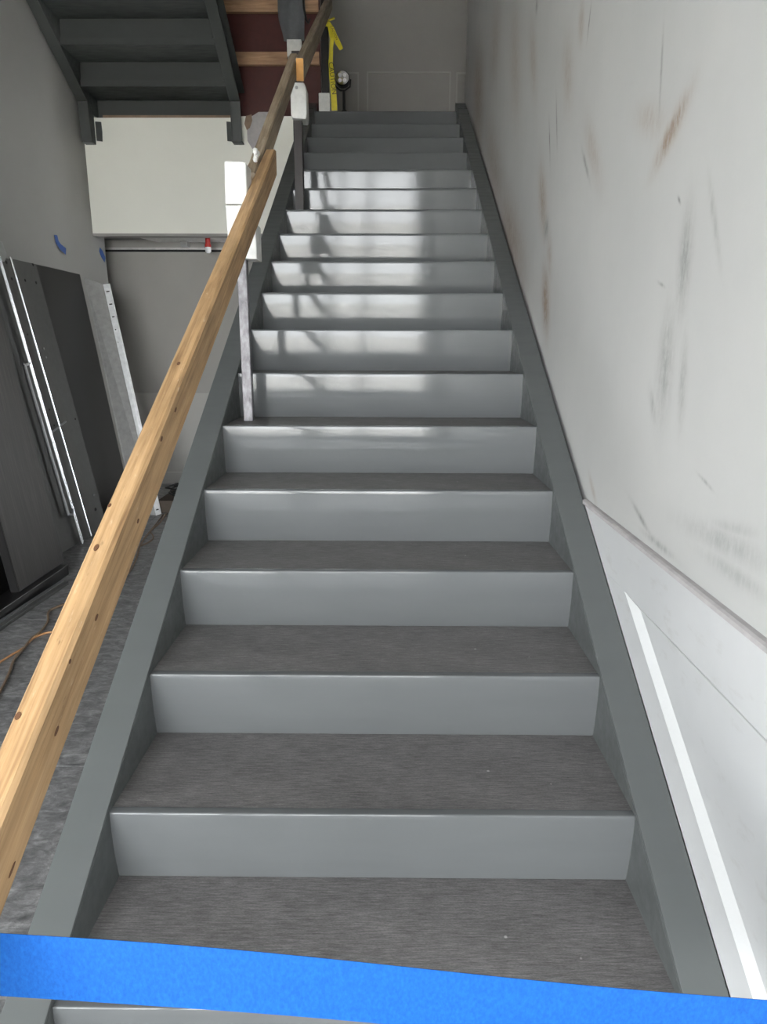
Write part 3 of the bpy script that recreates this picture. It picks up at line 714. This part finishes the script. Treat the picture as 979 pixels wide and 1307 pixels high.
# grey folded sheet with white slotted flange
fs = thing('folded_sheet', 'grey folded metal sheet with a white slotted flange leaning by the recess opening', 'metal sheet', (-1.83, 4.72, 0))
fb, ft = atZ(199, 658, .002), atY(131.5, 363, 5.22); fb2, ft2 = atZ(206, 656, .002), atY(140, 362, 5.22)
dth = Vector((0, .006, 0))
flg = MB().hexa([fb, fb2, fb2+dth, fb+dth], [ft, ft2, ft2+dth, ft+dth]).build('flange', 'flangewhite', fs)
bl, tl = Vector((fb.x-.19, fb.y+.06, .002)), Vector((-2.455, 5.185, ft.z+.05))
MB().hexa([bl, fb, fb+dth, bl+dth], [tl, ft, ft+dth, tl+dth]).build('web', 'sheetgrey', fs)
nsl = 18
for i in range(nsl):
    q = (i+.4)/nsl; a = fb.lerp(ft, q); b_ = fb2.lerp(ft2, q); c_ = (a+b_)/2; dx = (b_-a)*.22; up = (ft-fb).normalized()*.0045
    v4 = [c_-dx-up, c_+dx-up, c_+dx+up, c_-dx+up]
    MB().hexa([p-Vector((0, .005, 0)) for p in v4], [p+Vector((0, .001, 0)) for p in v4]).build('slot', 'hole', flg)
# zinc track on the charcoal panel
zt_ = thing('door_track', 'bright zinc double track with cross pin leaning on the charcoal panel', 'metal track', (-2.05, 3.7, 0))
def railpts(plist, off): return [onpanel(px, py, off) for px, py in plist]
A = railpts(((1, 334), (37, 460), (72, 575), (106, 694)), .03); Bq = railpts(((14, 332), (40, 418), (82, 560), (116, 684)), .03)
def straight(pts, top, n_=2):
    a, b_ = pts[0], pts[-1]; d = (b_-a); lo = b_ + d*((.008-b_.z)/d.z); hi = a + d*((top-a.z)/d.z); return lo, hi
la_, ha_ = straight(A, 2.02); lb_, hb_ = straight(Bq, 1.88)
MB().tube([la_, ha_], .008, 8).build('rail', 'zinc', zt_, smooth=True)
MB().tube([la_+Vector((.004, -.022, 0)), ha_+Vector((.004, -.022, 0))], .007, 8).build('rail_lip', 'zinc', zt_, smooth=True)
MB().tube([lb_, hb_], .007, 8).build('rail', 'zinc', zt_, smooth=True)
C1, C2 = onpanel(66, 552, .035), onpanel(84, 538, .035)
MB().tube([C1, C2], .006, 6).build('cross_pin', 'zincdark', zt_, smooth=True)
S1, S2 = onpanel(31, 466, .04), onpanel(87, 657, .04)
MB().tube([S1, S2], .012, 8).build('side_rod', 'zincdark', zt_, smooth=True)
H1, H2 = onpanel(38, 464, .035), onpanel(92, 650, .035)
MB().tube([S1+Vector((0, -.02, .01)), S1, H1], .010, 6).build('hook', 'zinc', zt_, smooth=True)
MB().tube([S2, (S2+H2)/2+Vector((.01, 0, -.02)), H2], .012, 6).build('hook', 'zincdark', zt_, smooth=True)
pf = thing('perforated_bracket', 'pale perforated metal bracket above the zinc track on the leaning stack', 'bracket', onpanel(3, 325, .03))
qs = [onpanel(px, py, .026) for px, py in ((-6, 330), (5, 334), (8, 326), (2, 308), (-6, 306))]
n = len(qs); MB().add(qs + [q+Vector((.004, 0, 0)) for q in qs], [tuple(range(n)), tuple(range(2*n-1, n-1, -1))] + [(i, (i+1) % n, n+(i+1) % n, n+i) for i in range(n)]).build('plate', 'sheetgrey', pf)
# long bar on the floor
fa, fb_ = atZ(-30, 826, .0), atZ(88, 746, .0)
bar = thing('floor_bar', 'long dark metal bar lying on the floor in front of the black plinth', 'metal bar', (fa+fb_)/2)
d_ = (fb_-fa).normalized(); sd2 = Vector((-d_.y, d_.x, 0))*.05
MB().hexa([fa, fb_, fb_+sd2, fa+sd2], [p+Vector((0, 0, .018)) for p in (fa, fb_, fb_+sd2, fa+sd2)]).build('bar', 'panelgrey', bar, bevel=.002)
q1, q2 = fa+sd2*.55+Vector((0, 0, .018)), fb_+sd2*.55+Vector((0, 0, .018))
MB().hexa([q1, q2, q2+sd2*.4, q1+sd2*.4], [p+Vector((0, 0, .006)) for p in (q1, q2, q2+sd2*.4, q1+sd2*.4)]).build('ridge', 'zincdark', bar)

# blue tape scraps
def scrap(label, pts, wdt, plane):
    t_ = thing('tape_scrap', label, 'tape', pts[len(pts)//2])
    mb = MB(); ribbon(mb, pts, wdt, plane); mb.build('strip', 'bluescrap', t_)
scrap('curled dark blue tape scrap stuck on the grey wall above the leaning panels', [atX(px, py, XL+.004+.004*i) for i, (px, py) in enumerate(((71, 300), (73, 309), (77, 315), (84, 321)))], [.05, .05, .045, .05], (-1, 0, 0))
scrap('dark blue tape scrap hanging from the wall corner at the recess opening', [atX(px, py, XL+.005) for px, py in ((127, 318), (130, 324), (134, 332))], [.04, .07, .05], (-1, 0, 0))

# ------------------------------------------------------------------ cords and box on the floor
def cord(label, pts, r, mat, cat='cord'):
    P_ = [atZ(px, py, r+.001) for px, py in pts]
    sm = []
    for i in range(len(P_)-1):
        p0, p1, p2, p3 = P_[max(i-1, 0)], P_[i], P_[i+1], P_[min(i+2, len(P_)-1)]
        for k in range(5):
            u = k/5; sm.append(.5*((2*p1)+(p2-p0)*u+(2*p0-5*p1+4*p2-p3)*u*u+(3*p1-p0-3*p2+p3)*u**3))
    sm.append(P_[-1])
    tag(MB().tube(sm, r, 6).build('extension_cord', mat, None, smooth=True), label, cat)
cord('brown cord winding over the tiles in front of the floor bar', ((-20, 915), (0, 883), (12, 858), (18, 842), (30, 828), (40, 815), (52, 806), (61, 793), (62, 781), (72, 775), (90, 768)), .006, 'cord')
cord('faded orange cord running under the long pine board', ((-20, 858), (0, 845), (16, 835), (30, 827), (42, 815), (58, 808), (72, 806), (95, 800)), .005, 'cordorange')
cord('thin dark cord looping beside the stringer from the cardboard box', ((212, 656), (204, 667), (193, 677), (184, 688), (178, 698), (175, 710), (170, 722), (160, 735), (140, 752)), .006, 'cord')
cord('second thin cord forming a loop beside the stringer', ((208, 657), (198, 670), (192, 678), (195, 683), (195, 688), (188, 693), (179, 697)), .0045, 'cord')
b0 = atZ(205, 656, 0); yb_ = b0.y+.035
bx = thing('cardboard_box', 'low dark cardboard box on the floor behind the stringer', 'box', (-1.5, yb_+.2, 0))
MB().box(b0.x-.03, -1.05, yb_, yb_+.42, 0, .10).build('body', 'cardboard', bx, bevel=.003)
MB().box(b0.x-.032, -1.048, yb_-.002, yb_+.422, .085, .102).build('lid', 'cardboard', bx)
mb = MB()
for i in range(8):
    cx_, cy_ = -1.585+.02*math.sin(i*2.1), yb_+.20+.01*math.cos(i*3); rr = .15+.025*math.sin(i*1.7)
    mb.tube([(cx_+1.35*rr*math.cos(2*math.pi*k/28), cy_+.75*rr*math.sin(2*math.pi*k/28), .118+.012*i+.006*math.sin(k*.9+i)) for k in range(29)], .0075, 6)
tag(mb.build('cable_coil', 'cordblack', None, smooth=True), 'coil of black cable lying on the low cardboard box', 'cable')
